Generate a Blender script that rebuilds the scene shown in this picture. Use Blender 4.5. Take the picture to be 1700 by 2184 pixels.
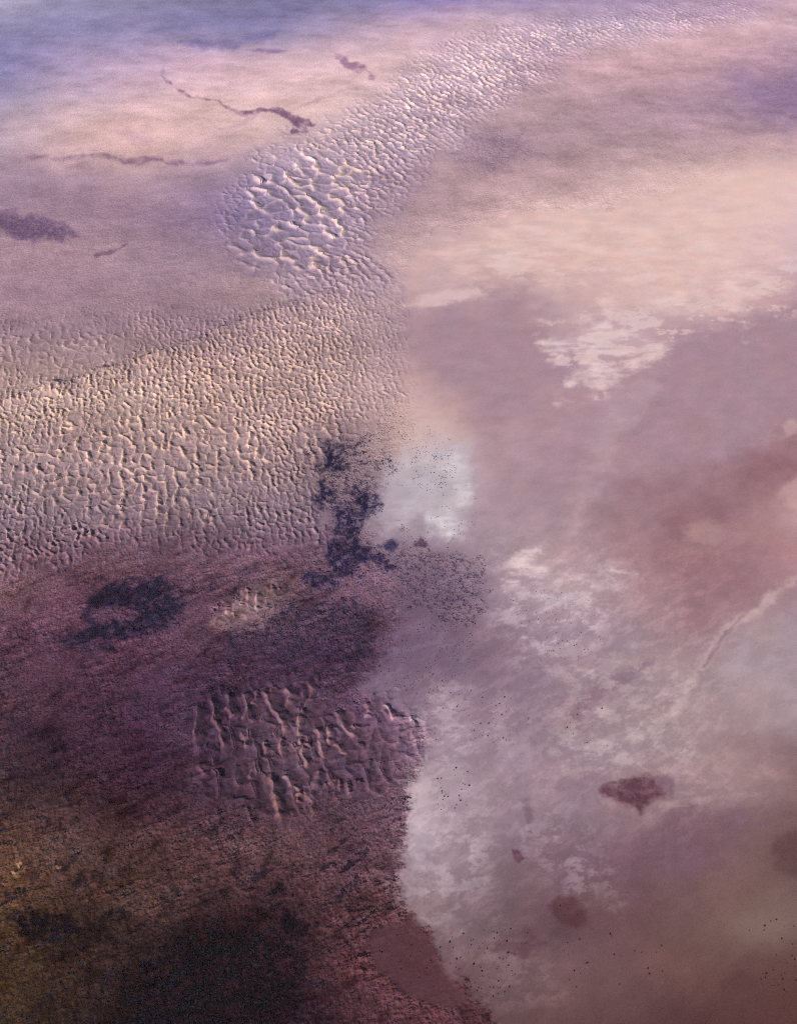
import bpy, math, random
import numpy as np

# ------------------------------------------------------------------ camera, light, exposure
for ob in list(bpy.data.objects):
    bpy.data.objects.remove(ob)
scene = bpy.context.scene
COL = scene.collection
ALT = 10000.0                      # flying height above the desert, metres
DEP = math.radians(46.0)           # how far the view looks down
VFOV = math.radians(58.0)
PW, PH = 1700.0, 2184.0            # image size in pixels; positions below are image coordinates cast onto the ground
FPX = (PH / 2) / math.tan(VFOV / 2)

cam_data = bpy.data.cameras.new("camera")
cam = bpy.data.objects.new("camera", cam_data)
COL.objects.link(cam)
cam.location = (0, 0, ALT)
cam.rotation_euler = (math.pi / 2 - DEP, 0, 0)
cam_data.sensor_fit = 'VERTICAL'
cam_data.angle_y = VFOV
cam_data.clip_start = 10.0
cam_data.clip_end = 900000.0
scene.camera = cam

SUN_ELEV = math.radians(24.0)
SUN_DIR = math.radians(234.0)      # where the sun stands, counted from +X towards +Y: left and a little behind
world = bpy.data.worlds.new("World")
scene.world = world
world.use_nodes = True
wn = world.node_tree
wn.nodes.clear()
sky = wn.nodes.new("ShaderNodeTexSky")
sky.sky_type = 'NISHITA'
sky.sun_disc = False
sky.sun_elevation = SUN_ELEV
sky.sun_rotation = math.pi / 2 - SUN_DIR
bg = wn.nodes.new("ShaderNodeBackground")
bg.inputs['Strength'].default_value = 0.05
wo = wn.nodes.new("ShaderNodeOutputWorld")
wn.links.new(sky.outputs[0], bg.inputs[0])
wn.links.new(bg.outputs[0], wo.inputs[0])

sd = bpy.data.lights.new("sun", 'SUN')
sd.energy = 5.0
sd.angle = math.radians(0.5)
sd.color = (1.0, 0.93, 0.85)
sun = bpy.data.objects.new("sun", sd)
COL.objects.link(sun)
sun.rotation_euler = (math.pi / 2 - SUN_ELEV, 0, SUN_DIR + math.pi / 2)

scene.view_settings.view_transform = 'Standard'
scene.view_settings.look = 'None'
scene.view_settings.exposure = 1.2
scene.view_settings.gamma = 1.0
scene.view_settings.use_curve_mapping = False
scene.render.engine = 'CYCLES'
scene.cycles.max_bounces = 4
scene.cycles.diffuse_bounces = 2
scene.cycles.volume_bounces = 1
scene.cycles.use_denoising = False
scene.cycles.filter_width = 1.1

HAZE_DENSITY = 0.8e-6
HAZE_COLOR = (0.84, 0.74, 0.98)
TEST_ALBEDO = None

# ------------------------------------------------------------------ small maths
def pixel_to_ground(px, py):
    """An image pixel as a point on the ground plane (metres)."""
    dx = (np.asarray(px, float) - PW / 2) / FPX
    dy = -(np.asarray(py, float) - PH / 2) / FPX
    fy = math.cos(DEP) + dy * math.sin(DEP)
    fz = -math.sin(DEP) + dy * math.cos(DEP)
    t = ALT / np.maximum(-fz, 1e-4)
    return dx * t, fy * t

def s2l(c):
    c = np.asarray(c, float) / 255.0
    return np.where(c <= 0.04045, c / 12.92, ((c + 0.055) / 1.055) ** 2.4)

def smooth(a, b, x):
    t = np.clip((x - a) / (b - a), 0, 1)
    return t * t * (3 - 2 * t)

_ang = np.arange(256) / 256.0 * 2 * math.pi
_GC, _GS = np.cos(_ang).astype(np.float32), np.sin(_ang).astype(np.float32)

def _hash(ix, iy, seed):
    h = ix.astype(np.uint32) * np.uint32(374761393) + iy.astype(np.uint32) * np.uint32(668265263) + np.uint32((seed * 2654435761) & 0xFFFFFFFF)
    h = (h ^ (h >> np.uint32(13))) * np.uint32(1274126177)
    h = (h ^ (h >> np.uint32(15))) * np.uint32(2246822519)
    return h ^ (h >> np.uint32(16))

def gnoise(x, y, seed=0):
    x = np.asarray(x, np.float64); y = np.asarray(y, np.float64)
    fx, fy = np.floor(x), np.floor(y)
    ix, iy = fx.astype(np.int64), fy.astype(np.int64)
    x = (x - fx).astype(np.float32); y = (y - fy).astype(np.float32)
    u = x * x * x * (x * (x * 6 - 15) + 10); v = y * y * y * (y * (y * 6 - 15) + 10)
    def g(ox, oy):
        h = (_hash(ix + ox, iy + oy, seed) & np.uint32(255)).astype(np.int64)
        return _GC[h] * (x - ox) + _GS[h] * (y - oy)
    a, b, c, d = g(0, 0), g(1, 0), g(0, 1), g(1, 1)
    r = a + (b - a) * u + (c - a) * v + (a - b - c + d) * u * v
    return r * 1.5

def fbm(x, y, octs, seed=0, gain=0.5, lac=2.03):
    s, amp, f, n = 0.0, 1.0, 1.0, 0.0
    for i in range(octs):
        s = s + amp * gnoise(x * f + 17.3 * i, y * f - 9.1 * i, seed + i * 7)
        n += amp; amp *= gain; f *= lac
    return s / n

def ridged(x, y, octs, seed=0, gain=0.5):
    s, amp, f, n = 0.0, 1.0, 1.0, 0.0
    for i in range(octs):
        s = s + amp * (1 - np.abs(gnoise(x * f + 5.7 * i, y * f + 3.3 * i, seed + i * 11)) * 1.6)
        n += amp; amp *= gain; f *= 2.1
    return s / n

def ridge_net(x, y, seed, jit=0.8, width=0.52, turn=0.0):
    """Net of sharp ridges between scattered hollows: height 0..1 and a number for each ridge."""
    fx, fy = np.floor(x), np.floor(y)
    cxs, cys, hs_, ds = [], [], [], []
    for oy in (-1, 0, 1):
        for ox in (-1, 0, 1):
            cx, cy = (fx + ox).astype(np.int64), (fy + oy).astype(np.int64)
            h = _hash(cx, cy, seed)
            px = cx + 0.5 + jit * ((h & np.uint32(1023)) / 1023.0 - 0.5)
            py = cy + 0.5 + jit * (((h >> np.uint32(10)) & np.uint32(1023)) / 1023.0 - 0.5)
            cxs.append(px); cys.append(py); hs_.append(h); ds.append((px - x) ** 2 + (py - y) ** 2)
    D = np.stack(ds); near = D.argmin(0); ar = np.arange(x.size)
    X, Y, Hh = np.stack(cxs), np.stack(cys), np.stack(hs_)
    nx, ny, nh, nd = X[near, ar], Y[near, ar], Hh[near, ar], D[near, ar]
    best = np.zeros(x.shape); bid = nh.copy()
    for k in range(9):
        ex, ey = X[k] - nx, Y[k] - ny
        L = np.hypot(ex, ey) + 1e-9
        dist = (D[k] - nd) / (2 * L)                      # to the line halfway between the two hollows
        pair = (nh ^ Hh[k]) * np.uint32(2654435761)
        rnd = ((pair >> np.uint32(9)) & np.uint32(1023)) / 1023.0
        across = np.abs(ex * math.cos(turn) + ey * math.sin(turn)) / L        # 1 where the ridge lies square to the wind
        A = (0.36 + 0.64 * across) * (0.25 + 0.75 * rnd)
        p = np.where(k == near, 0, A * np.clip(1 - dist / (width * (0.6 + 0.4 * A)), 0, 1) ** 1.75)
        up = p > best
        best = np.where(up, p, best); bid = np.where(up, Hh[k], bid)
    return best, nh, bid

def poly_sdf(px, py, poly):
    """Signed distance to a closed outline, positive inside."""
    p = np.asarray(poly, float)
    d = np.full(px.shape, 1e9); inside = np.zeros(px.shape, bool)
    for i in range(len(p)):
        ax, ay = p[i]; bx, by = p[(i + 1) % len(p)]
        ex, ey = bx - ax, by - ay
        t = np.clip(((px - ax) * ex + (py - ay) * ey) / (ex * ex + ey * ey + 1e-9), 0, 1)
        d = np.minimum(d, (px - ax - t * ex) ** 2 + (py - ay - t * ey) ** 2)
        cross = ((ay > py) != (by > py)) & (px < (bx - ax) * (py - ay) / (by - ay + 1e-12) + ax)
        inside ^= cross
    d = np.sqrt(d)
    return np.where(inside, d, -d)

def line_dist(px, py, pts):
    """Distance to an open line whose points carry half widths; positive inside the line's width."""
    best = np.full(px.shape, -1e9)
    for (ax, ay, aw), (bx, by, bw) in zip(pts[:-1], pts[1:]):
        ex, ey = bx - ax, by - ay
        t = np.clip(((px - ax) * ex + (py - ay) * ey) / (ex * ex + ey * ey + 1e-9), 0, 1)
        w = aw + (bw - aw) * t
        best = np.maximum(best, w - np.hypot(px - ax - t * ex, py - ay - t * ey))
    return best

# ------------------------------------------------------------------ the ground sheet's points
us = np.concatenate([np.linspace(-1500, -45, 34, endpoint=False), np.linspace(-45, 1745, 900), np.linspace(1745, 3200, 35)[1:]])
vs = np.concatenate([np.linspace(-30, 2225, 1130), np.linspace(2225, 2900, 24)[1:]])
top = FPX * math.tan(DEP - math.radians(2.6)) * -1 + PH / 2
far_rows = np.linspace(top, -30, 60, endpoint=False)
vs = np.concatenate([far_rows, vs])
NU, NV = len(us), len(vs)
PX, PY = np.meshgrid(us, vs)
PX = PX.ravel(); PY = PY.ravel()
WX, WY = pixel_to_ground(PX, PY)
N = PX.size
km = np.hypot(WX, WY) / 1000.0

# image-space wobble used to roughen every outline
w1 = fbm(PX / 90, PY / 75, 4, 11); w2 = fbm(PX / 90 + 40, PY / 75, 4, 23)
edge_n = fbm(PX / 46, PY / 34, 6, 41, 0.62)
w3 = fbm(PX / 22, PY / 18, 3, 31); w4 = fbm(PX / 22 + 9, PY / 18, 3, 37)

def mask(poly, soft=8, warp=12, fine=5, line=False, thin=None):
    """Soft 0..1 cover of an outline given in image pixels, edges roughened by noise."""
    p = np.asarray(poly, float)
    pad = soft + warp * 2.2 + fine + 12
    if line:
        pad += p[:, 2].max()
    sel = (PX > p[:, 0].min() - pad) & (PX < p[:, 0].max() + pad) & (PY > p[:, 1].min() - pad) & (PY < p[:, 1].max() + pad)
    m = np.zeros(N)
    qx = PX[sel] + w1[sel] * warp + w3[sel] * fine
    qy = PY[sel] + w2[sel] * warp + w4[sel] * fine
    d = line_dist(qx, qy, poly) * (1.0 if thin is None else 1.0) - (0 if thin is None else thin) if line else poly_sdf(qx, qy, poly)
    d = d + edge_n[sel] * warp * 1.3
    m[sel] = smooth(-soft / 2, soft / 2, d)
    return m

# ------------------------------------------------------------------ ground colours as seen, far haze blue and lower-left shade left in
COLS_L = [0, 150, 300, 450, 600, 750, 900]
LEFT = {  # lower rows carry the dark corner's shade in the ground colour
 -40: "176,170,192 158,150,178 142,136,166 128,124,158 122,118,156 126,120,160 130,118,172",  # farthest rows: blue of the haze painted into the ground colour
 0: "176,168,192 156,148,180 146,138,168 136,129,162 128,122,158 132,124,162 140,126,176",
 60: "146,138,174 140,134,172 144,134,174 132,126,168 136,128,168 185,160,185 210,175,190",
 130: "135,130,175 170,150,185 195,165,190 215,178,195 222,185,195 222,185,192 225,190,190",
 220: "165,150,180 195,168,185 218,182,192 228,190,190 225,188,188 222,188,186 215,182,182",
 300: "180,158,178 205,172,182 222,182,182 215,178,180 210,178,178 205,175,175 195,165,168",
 380: "165,142,165 180,150,168 178,148,165 165,138,160 175,150,165 195,165,168 180,148,158",
 460: "150,125,150 150,124,150 148,120,148 145,120,148 165,142,158 180,152,160 180,148,156",
 540: "165,135,152 165,135,152 160,132,150 160,132,148 165,140,152 180,150,158 205,172,172",
 620: "165,132,148 162,130,145 158,128,142 160,130,142 178,148,150 195,162,162 198,165,168",
 700: "165,135,142 165,135,142 170,138,142 165,135,142 185,152,150 190,158,156 190,158,160",
 780: "185,152,145 185,152,148 185,152,146 190,155,146 192,158,150 190,158,152 195,160,158",
 860: "195,162,150 195,162,150 192,160,148 190,156,146 188,155,148 192,158,152 210,175,168",
 940: "182,152,146 182,150,145 180,148,142 180,148,142 178,146,142 168,138,142 205,174,170",
 1020: "170,142,142 170,140,140 168,138,138 165,138,138 165,136,138 150,122,130 170,150,160",
 1100: "150,125,132 150,125,130 150,122,128 145,120,126 140,116,125 125,102,118 160,142,156",
 1180: "125,100,110 110,85,98 100,75,90 105,80,95 105,80,98 110,86,105 120,98,118",
 1260: "105,80,92 92,65,82 88,62,80 86,64,82 105,82,95 95,74,94 112,90,110",
 1340: "85,60,78 80,56,76 80,56,76 84,62,80 84,64,84 80,60,82 108,86,108",
 1420: "80,58,75 75,52,70 75,52,72 72,52,74 66,48,72 70,52,76 106,86,108",
 1500: "72,52,66 66,46,62 60,42,62 65,50,72 80,62,78 85,64,86 112,92,112",
 1580: "62,46,58 60,42,58 55,36,56 68,52,70 80,64,78 85,66,84 110,88,108",
 1660: "60,46,54 58,42,52 58,38,54 66,50,66 75,60,74 82,64,82 100,80,98",
 1740: "62,46,50 66,48,54 66,46,56 68,50,64 76,58,70 85,65,80 98,76,94",
 1820: "74,56,52 78,60,60 78,58,58 72,52,58 78,58,66 82,60,74 96,74,90",
 1900: "72,54,46 72,54,52 72,54,54 66,48,54 66,48,56 80,58,68 90,66,78",
 1980: "60,47,42 54,42,41 52,40,42 50,36,42 54,38,46 82,58,68 88,60,70",
 2060: "60,47,40 52,40,38 48,37,40 46,34,40 46,33,42 82,54,64 84,54,62",
 2184: "48,38,33 42,33,32 36,28,33 34,26,32 42,30,40 62,42,54 72,48,58",
}
COLS_P = [850, 950, 1050, 1200, 1350, 1500, 1600, 1700]
RIGHT = {
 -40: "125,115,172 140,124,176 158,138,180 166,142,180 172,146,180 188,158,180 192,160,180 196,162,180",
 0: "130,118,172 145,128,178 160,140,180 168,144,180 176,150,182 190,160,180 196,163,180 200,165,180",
 60: "205,170,190 214,178,190 220,185,190 215,185,190 215,185,190 220,180,185 212,175,182 205,170,180",
 130: "225,190,190 224,190,190 220,188,187 208,170,178 205,165,172 198,160,170 190,152,168 180,145,165",
 220: "215,182,182 212,178,180 205,172,174 182,150,160 178,145,158 170,140,158 160,130,155 150,120,150",
 300: "198,168,170 190,160,165 172,142,154 172,142,152 175,145,155 182,148,158 190,156,163 198,163,168",
 380: "182,150,160 180,148,157 180,148,155 190,155,160 205,172,172 222,188,182 228,192,186 230,195,190",
 460: "180,148,156 188,155,162 205,170,170 222,188,182 222,185,182 225,188,182 226,189,185 225,190,190",
 540: "195,162,165 210,176,175 215,182,178 218,182,178 218,180,175 222,185,180 218,182,182 210,180,188",
 620: "200,168,170 200,166,168 190,158,163 202,168,168 218,182,178 218,182,180 208,172,174 190,155,165",
 700: "180,148,156 174,142,152 170,138,149 190,158,165 195,164,172 184,152,162 175,142,154 170,138,150",
 780: "190,156,158 180,146,153 168,135,148 176,143,155 175,142,152 168,136,148 168,135,147 168,135,145",
 860: "205,170,166 200,165,165 175,142,150 175,142,152 172,140,152 168,136,150 168,136,148 172,138,147",
 940: "208,178,174 205,178,178 180,148,157 172,140,152 172,140,150 166,133,146 160,125,136 158,118,128",
 1020: "180,164,176 190,176,184 174,144,154 168,138,150 160,127,138 160,126,135 154,116,124 158,115,122",
 1100: "165,148,162 185,170,180 167,142,153 166,138,148 153,121,130 154,118,126 156,120,126 190,152,154",
 1180: "125,104,122 130,110,126 155,134,146 168,142,150 157,124,132 150,115,122 150,113,120 165,125,130",
 1260: "108,88,108 112,92,112 140,120,135 172,150,160 160,132,140 146,112,121 145,112,120 150,122,132",
 1340: "106,86,108 112,92,112 128,106,122 150,130,145 150,128,140 150,120,128 156,134,142 148,130,142",
 1420: "110,90,112 115,95,115 122,101,119 142,122,136 150,130,138 156,136,143 154,136,144 150,132,142",
 1500: "118,98,118 140,120,137 132,110,127 138,116,129 148,127,136 154,134,140 152,132,138 150,130,136",
 1580: "120,100,118 146,126,141 140,120,132 143,122,134 152,132,140 152,130,135 144,120,126 132,107,114",
 1660: "150,134,148 154,137,149 148,127,140 142,119,132 142,118,128 145,120,126 148,123,127 132,106,110",
 1740: "162,145,156 154,136,147 144,123,136 132,111,123 138,114,124 132,108,115 120,94,98 115,90,92",
 1820: "152,134,144 142,123,134 126,106,118 112,90,103 112,85,98 112,86,94 110,85,86 95,70,72",
 1900: "140,120,130 132,112,121 118,98,107 106,82,92 105,78,86 108,82,84 112,88,86 112,90,88",
 1980: "118,96,106 116,96,105 106,84,92 94,69,77 98,72,76 105,82,80 118,98,92 112,90,86",
 2060: "100,76,84 100,76,84 110,88,94 106,81,86 105,78,80 100,74,74 94,68,68 90,64,63",
 2184: "80,56,64 80,58,65 95,72,76 92,68,70 86,61,63 80,54,56 80,53,54 82,54,54",
}

def colour_field(rows, cols, qx, qy):
    gx = np.arange(-60, 1761, 10.0); gy = np.arange(-60, 2261, 10.0)
    keys = sorted(rows)
    tab = np.array([[[float(c) for c in t.split(',')] for t in rows[k].split()] for k in keys])
    wide = np.stack([np.stack([np.interp(gx, cols, tab[r, :, c]) for c in range(3)], -1) for r in range(len(keys))])
    img = np.empty((len(gy), len(gx), 3))
    for j in range(len(gx)):
        for c in range(3):
            img[:, j, c] = np.interp(gy, keys, wide[:, j, c])
    ker = np.array([1, 4, 8, 10, 8, 4, 1.0]); ker /= ker.sum()
    for ax in (0, 1):
        padw = [(0, 0)] * 3; padw[ax] = (3, 3)
        p = np.pad(img, padw, mode='edge')
        n = img.shape[ax]
        img = sum(k * (p[i:i + n] if ax == 0 else p[:, i:i + n]) for i, k in enumerate(ker))
    fx = np.clip((qx + 60) / 10, 0, len(gx) - 1.001); fy = np.clip((qy + 60) / 10, 0, len(gy) - 1.001)
    ix, iy = fx.astype(int), fy.astype(int)
    tx, ty = (fx - ix)[:, None], (fy - iy)[:, None]
    return (img[iy, ix] * (1 - tx) + img[iy, ix + 1] * tx) * (1 - ty) + (img[iy + 1, ix] * (1 - tx) + img[iy + 1, ix + 1] * tx) * ty

qx, qy = PX + w1 * 26 + w3 * 6, PY + w2 * 16 + w4 * 4
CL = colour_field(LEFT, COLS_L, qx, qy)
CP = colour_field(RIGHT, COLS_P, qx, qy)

# the pale pan on the right: crisp shore below, diffuse shore above
PAN = [(5000, 300), (1700, 318), (1600, 338), (1450, 412), (1300, 438), (1180, 450), (1060, 465), (960, 495), (890, 525), (865, 570), (830, 620), (838, 700),
       (850, 780), (872, 860), (880, 925), (835, 985), (805, 1080), (785, 1150), (830, 1160), (830, 1230), (850, 1300), (830, 1380), (785, 1440), (775, 1478), (830, 1498),
       (872, 1525), (905, 1560), (915, 1610), (888, 1645), (872, 1720), (866, 1790), (846, 1870), (866, 1940), (915, 1985), (938, 2055), (1000, 2120), (1060, 2190), (1110, 2300), (1200, 3000), (5000, 3000)]
soft = np.where(PY < 950, 130.0, np.where(PY < 1420, 70.0, np.where(PY < 1640, 40.0, 26.0)))
soft = np.where((PY > 400) & (PY < 520), 12.0, soft)
sdf_pan = poly_sdf(PX + w1 * 26 + w3 * 8, PY + w2 * 20 + w4 * 6, PAN) + edge_n * 26
m_pan = smooth(-soft / 2, soft / 2, sdf_pan)
upper = smooth(860, 1000, PX) * smooth(640, 520, PY)           # above the pan the right hand colours also hold
mixp = np.clip(np.maximum(m_pan, upper), 0, 1)[:, None]
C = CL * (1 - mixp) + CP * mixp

patches = []           # (mask, colour, strength) painted in order
def spot(name, poly, col, k=1.0, soft=8, warp=12, fine=5, line=False, tex=None, thin=None):
    m = mask(poly, soft, warp, fine, line, thin)
    if tex is not None:
        m = m * tex
    patches.append((m * k, col))
    return m

def ell(cx, cy, rx, ry, n=14, rot=0.0):
    c, s = math.cos(rot), math.sin(rot)
    return [(cx + rx * math.cos(t) * c - ry * math.sin(t) * s, cy + rx * math.cos(t) * s + ry * math.sin(t) * c) for t in np.linspace(0, 2 * math.pi, n, endpoint=False)]

# noise fields on the ground, in metres
n_clump = fbm(WX / 95, WY / 110, 4, 101, 0.6)
n_grain = fbm(WX / 38, WY / 44, 3, 131, 0.6)
ca, sa = math.cos(0.6), math.sin(0.6)
AX, AY = WX * ca + WY * sa, -WX * sa + WY * ca                  # along and across the wind
n_streak = fbm(AX / 420, AY / 130, 5, 151, 0.6)
n_patch = fbm(WX / 520, WY / 620, 5, 171, 0.58)
speck = smooth(0.05, 0.35, n_clump + 0.35 * n_grain)
speck_lo = smooth(-0.35, 0.15, n_clump + 0.5 * n_grain)

# pale pan: smooth dark flats, crusts, channels
hs = fbm(PX / 70, PY / 17, 4, 211)
wisp = smooth(-0.2, 0.3, fbm(PX / 95, PY / 24, 7, 215, 0.62))                              # flat-lying streaks of crust
spot('flat', [(842, 690), (872, 655), (1020, 632), (1110, 615), (1180, 690), (1205, 760), (1160, 850), (1040, 935), (1005, 870), (930, 820), (865, 750)], (168, 137, 149), 0.85, 110, 36, 8)
spot('flat', [(1445, 725), (1560, 690), (1760, 625), (1760, 880), (1600, 960), (1430, 1000), (1290, 1020), (1300, 900), (1390, 800)], (168, 136, 148), 0.9, 40, 26, 6)
m_shore = spot('crust', [(1060, 470), (1200, 447), (1430, 425), (1640, 430), (1700, 560), (1660, 640), (1500, 690), (1400, 640), (1240, 600), (1100, 590), (960, 600), (900, 560), (980, 510)],
               (232, 196, 190), 0.65, 70, 30, 6, tex=wisp)
spot('crust', [(860, 650), (900, 625), (1020, 612), (1030, 625), (900, 655)], (220, 188, 190), 0.8, 16, 14, 5)
m_crust1 = spot('crust', [(1160, 742), (1200, 708), (1260, 684), (1340, 708), (1432, 732), (1392, 766), (1335, 780), (1318, 815), (1265, 832), (1212, 806), (1242, 770), (1190, 752)],
                (226, 198, 200), 0.95, 30, 26, 9, tex=0.25 + 0.75 * wisp)
for (x, y, rx, ry) in ((1162, 695, 22, 5), (1202, 858, 22, 9), (1235, 742, 30, 14), (1228, 812, 14, 12), (1290, 795, 22, 10), (1420, 640, 40, 18), (1300, 655, 26, 14), (1460, 670, 22, 10), (1590, 600, 60, 24), (1530, 540, 60, 14), (1180, 510, 60, 16), (1090, 540, 40, 12)):
    spot('crust', ell(x, y, rx, ry), (230, 202, 199), 0.6, 26, 20, 6, tex=0.2 + 0.8 * wisp)
spot('crust', [(1290, 850), (1390, 790), (1410, 830), (1330, 930), (1260, 1060), (1200, 1180), (1230, 1050)], (182, 152, 162), 0.7, 36, 26, 8)
m_crust2 = spot('crust', [(835, 985), (900, 940), (1010, 948), (1002, 1010), (1002, 1090), (990, 1142), (940, 1128), (880, 1118), (800, 1150), (812, 1080)], (190, 178, 187), 0.7, 46, 26, 9, tex=0.45 + 0.55 * wisp)
for (x, y, rx, ry) in ((965, 1000, 36, 22), (985, 1050, 20, 30), (972, 1125, 24, 14), (935, 1100, 40, 16), (895, 985, 16, 9)):
    spot('crust', ell(x, y, rx, ry), (224, 214, 217), 0.75, 34, 24, 7, tex=0.45 + 0.55 * wisp)
spot('clay', [(1420, 1110), (1450, 1070), (1490, 1045), (1560, 1078), (1590, 1100), (1540, 1130), (1470, 1160), (1400, 1180)], (138, 100, 110), 0.5, 60, 26, 8)
spot('clay', [(1590, 965), (1690, 965), (1720, 1000), (1660, 1030), (1585, 1035)], (140, 100, 108), 0.55, 50, 22, 8)
spot('clay', [(1300, 1030), (1460, 1020), (1620, 1040), (1560, 1080), (1440, 1090), (1340, 1080)], (152, 116, 126), 0.35, 60, 24, 6)
spot('pale', ell(1500, 1135, 40, 26), (166, 133, 134), 0.75, 30, 16, 8)
spot('pale', ell(1600, 1140, 50, 24), (165, 130, 132), 0.6, 30, 20, 6)
spot('pale', ell(1690, 915, 14, 14), (205, 172, 170), 0.5, 20, 18, 8)
spot('pale', ell(1700, 1050, 30, 40), (200, 166, 165), 0.6, 34, 20, 8)
spot('clay', [(1400, 1200), (1520, 1195), (1640, 1215), (1600, 1275), (1510, 1350), (1440, 1330), (1470, 1260)], (140, 106, 116), 0.5, 50, 22, 6)
spot('pale', [(1540, 1395), (1610, 1320), (1760, 1270), (1760, 1580), (1570, 1560)], (158, 140, 149), 0.6, 70, 24, 6)
m_chan = spot('channel', [(1730, 1225, 10), (1690, 1242, 10), (1645, 1275, 8), (1600, 1305, 9), (1545, 1345, 10), (1505, 1400, 10), (1478, 1445, 12), (1440, 1520, 16)], (186, 164, 165), 0.6, 18, 14, 7, line=True, thin=2)
spot('channel', [(1585, 1312, 2), (1545, 1352, 4), (1515, 1392, 5), (1500, 1425, 4)], (140, 112, 122), 0.8, 7, 8, 5, line=True)
spot('channel', [(1400, 1405, 3), (1340, 1440, 14), (1270, 1480, 16), (1200, 1540, 10)], (128, 102, 118), 0.6, 16, 10, 5, line=True)
for (x, y, rx, ry) in ((1130, 1205, 50, 30), (1222, 1229, 22, 9), (1318, 1224, 22, 9), (1170, 1255, 30, 16), (1085, 1240, 30, 18)):
    spot('crust', ell(x, y, rx, ry), (216, 199, 200), 0.8, 24, 22, 8, tex=0.1 + 0.9 * wisp)
spot('clay', [(1555, 1560), (1640, 1570), (1760, 1600), (1760, 1655), (1690, 1640), (1620, 1640)], (128, 104, 108), 0.5, 60, 26, 8)
spot('clay', [(1360, 1790), (1420, 1730), (1560, 1700), (1620, 1760), (1500, 1850), (1330, 1880), (1260, 1850)], (112, 84, 98), 0.6, 40, 26, 6)
spot('clay', [(1110, 1700), (1130, 1690), (1140, 1760), (1190, 1850), (1230, 1890), (1200, 1895), (1140, 1820)], (112, 90, 104), 0.75, 14, 14, 6)
m_mud1 = spot('mud', [(1276, 1686), (1300, 1672), (1353, 1655), (1397, 1664), (1415, 1690), (1425, 1704), (1391, 1701), (1375, 1722), (1370, 1738), (1342, 1720), (1294, 1706)], (84, 52, 66), 0.92, 18, 14, 7, tex=0.7 + 0.3 * speck_lo)
spot('mud', [(1380, 1655), (1420, 1650), (1440, 1690), (1480, 1720), (1440, 1712), (1400, 1690)], (110, 82, 98), 0.6, 10, 12, 6)
m_mud2 = spot('mud', [(1172, 1932), (1190, 1906), (1226, 1915), (1257, 1942), (1247, 1972), (1232, 1990), (1190, 1964)], (86, 56, 63), 0.92, 14, 11, 6, tex=0.75 + 0.25 * speck_lo)
m_mud3 = spot('mud', [(1092, 1812), (1108, 1815), (1122, 1832), (1108, 1842), (1096, 1828)], (92, 64, 80), 0.95, 6, 7, 4)
m_mud4 = spot('mud', [(1636, 1806), (1680, 1776), (1780, 1770), (1780, 1872), (1690, 1868), (1656, 1840)], (88, 64, 66), 0.8, 26, 16, 6, tex=0.75 + 0.25 * speck_lo)
spot('mud', ell(1570, 2095, 46, 24), (84, 58, 60), 0.6, 24, 12, 5)
spot('mud', [(1060, 1985), (1130, 1975), (1160, 2010), (1120, 2040), (1050, 2030)], (92, 64, 74), 0.7, 16, 14, 6)
m_maroon = spot('mud', [(780, 1985), (880, 1960), (915, 1990), (938, 2058), (1000, 2125), (960, 2150), (860, 2120), (800, 2060)], (86, 56, 64), 0.8, 22, 10, 4)
spot('crust', [(868, 1650), (900, 1640), (940, 1690), (930, 1790), (890, 1850), (866, 1800)], (166, 150, 160), 0.7, 22, 16, 6)

ragged = smooth(-0.06, 0.17, fbm(PX / 62, PY / 36, 7, 219, 0.72))
crisp = smooth(0.02, 0.11, fbm(PX / 95, PY / 30, 7, 221, 0.66))
spot('crust', [(1150, 700), (1300, 655), (1450, 630), (1720, 540), (1720, 650), (1500, 705), (1420, 745), (1340, 790), (1270, 840), (1190, 800)], (224, 196, 194), 0.7, 60, 40, 8, tex=crisp)
spot('crust', [(1060, 470), (1300, 440), (1460, 430), (1640, 520), (1500, 600), (1240, 610), (1000, 600), (960, 540)], (228, 196, 191), 0.5, 80, 40, 8, tex=crisp)
for poly, k, col in (([(890, 1470), (1000, 1480), (1110, 1540), (1060, 1620), (930, 1640), (880, 1570)], 0.7, (172, 154, 166)),
                     ([(866, 1650), (1010, 1640), (1050, 1760), (1020, 1900), (930, 1980), (850, 1880)], 0.65, (170, 153, 163)),
                     ([(1080, 1690), (1150, 1680), (1260, 1780), (1320, 1900), (1240, 1920), (1160, 1850), (1090, 1780)], 0.6, (158, 138, 148)),
                     ([(1060, 1180), (1260, 1190), (1330, 1260), (1260, 1420), (1120, 1420), (1060, 1300)], 0.65, (190, 172, 180)),
                     ([(1180, 1480), (1320, 1400), (1480, 1450), (1500, 1620), (1320, 1660), (1160, 1640)], 0.6, (178, 160, 164)),
                     ([(1380, 1640), (1560, 1600), (1660, 1660), (1560, 1710), (1420, 1740)], 0.5, (160, 136, 138)),
                     ([(940, 1990), (1060, 1960), (1180, 2040), (1200, 2140), (1040, 2130)], 0.5, (132, 108, 114))):
    spot('crust', poly, np.array(col) + 5, k * 0.9, 110, 44, 8, tex=0.1 + 0.9 * ragged)
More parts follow.
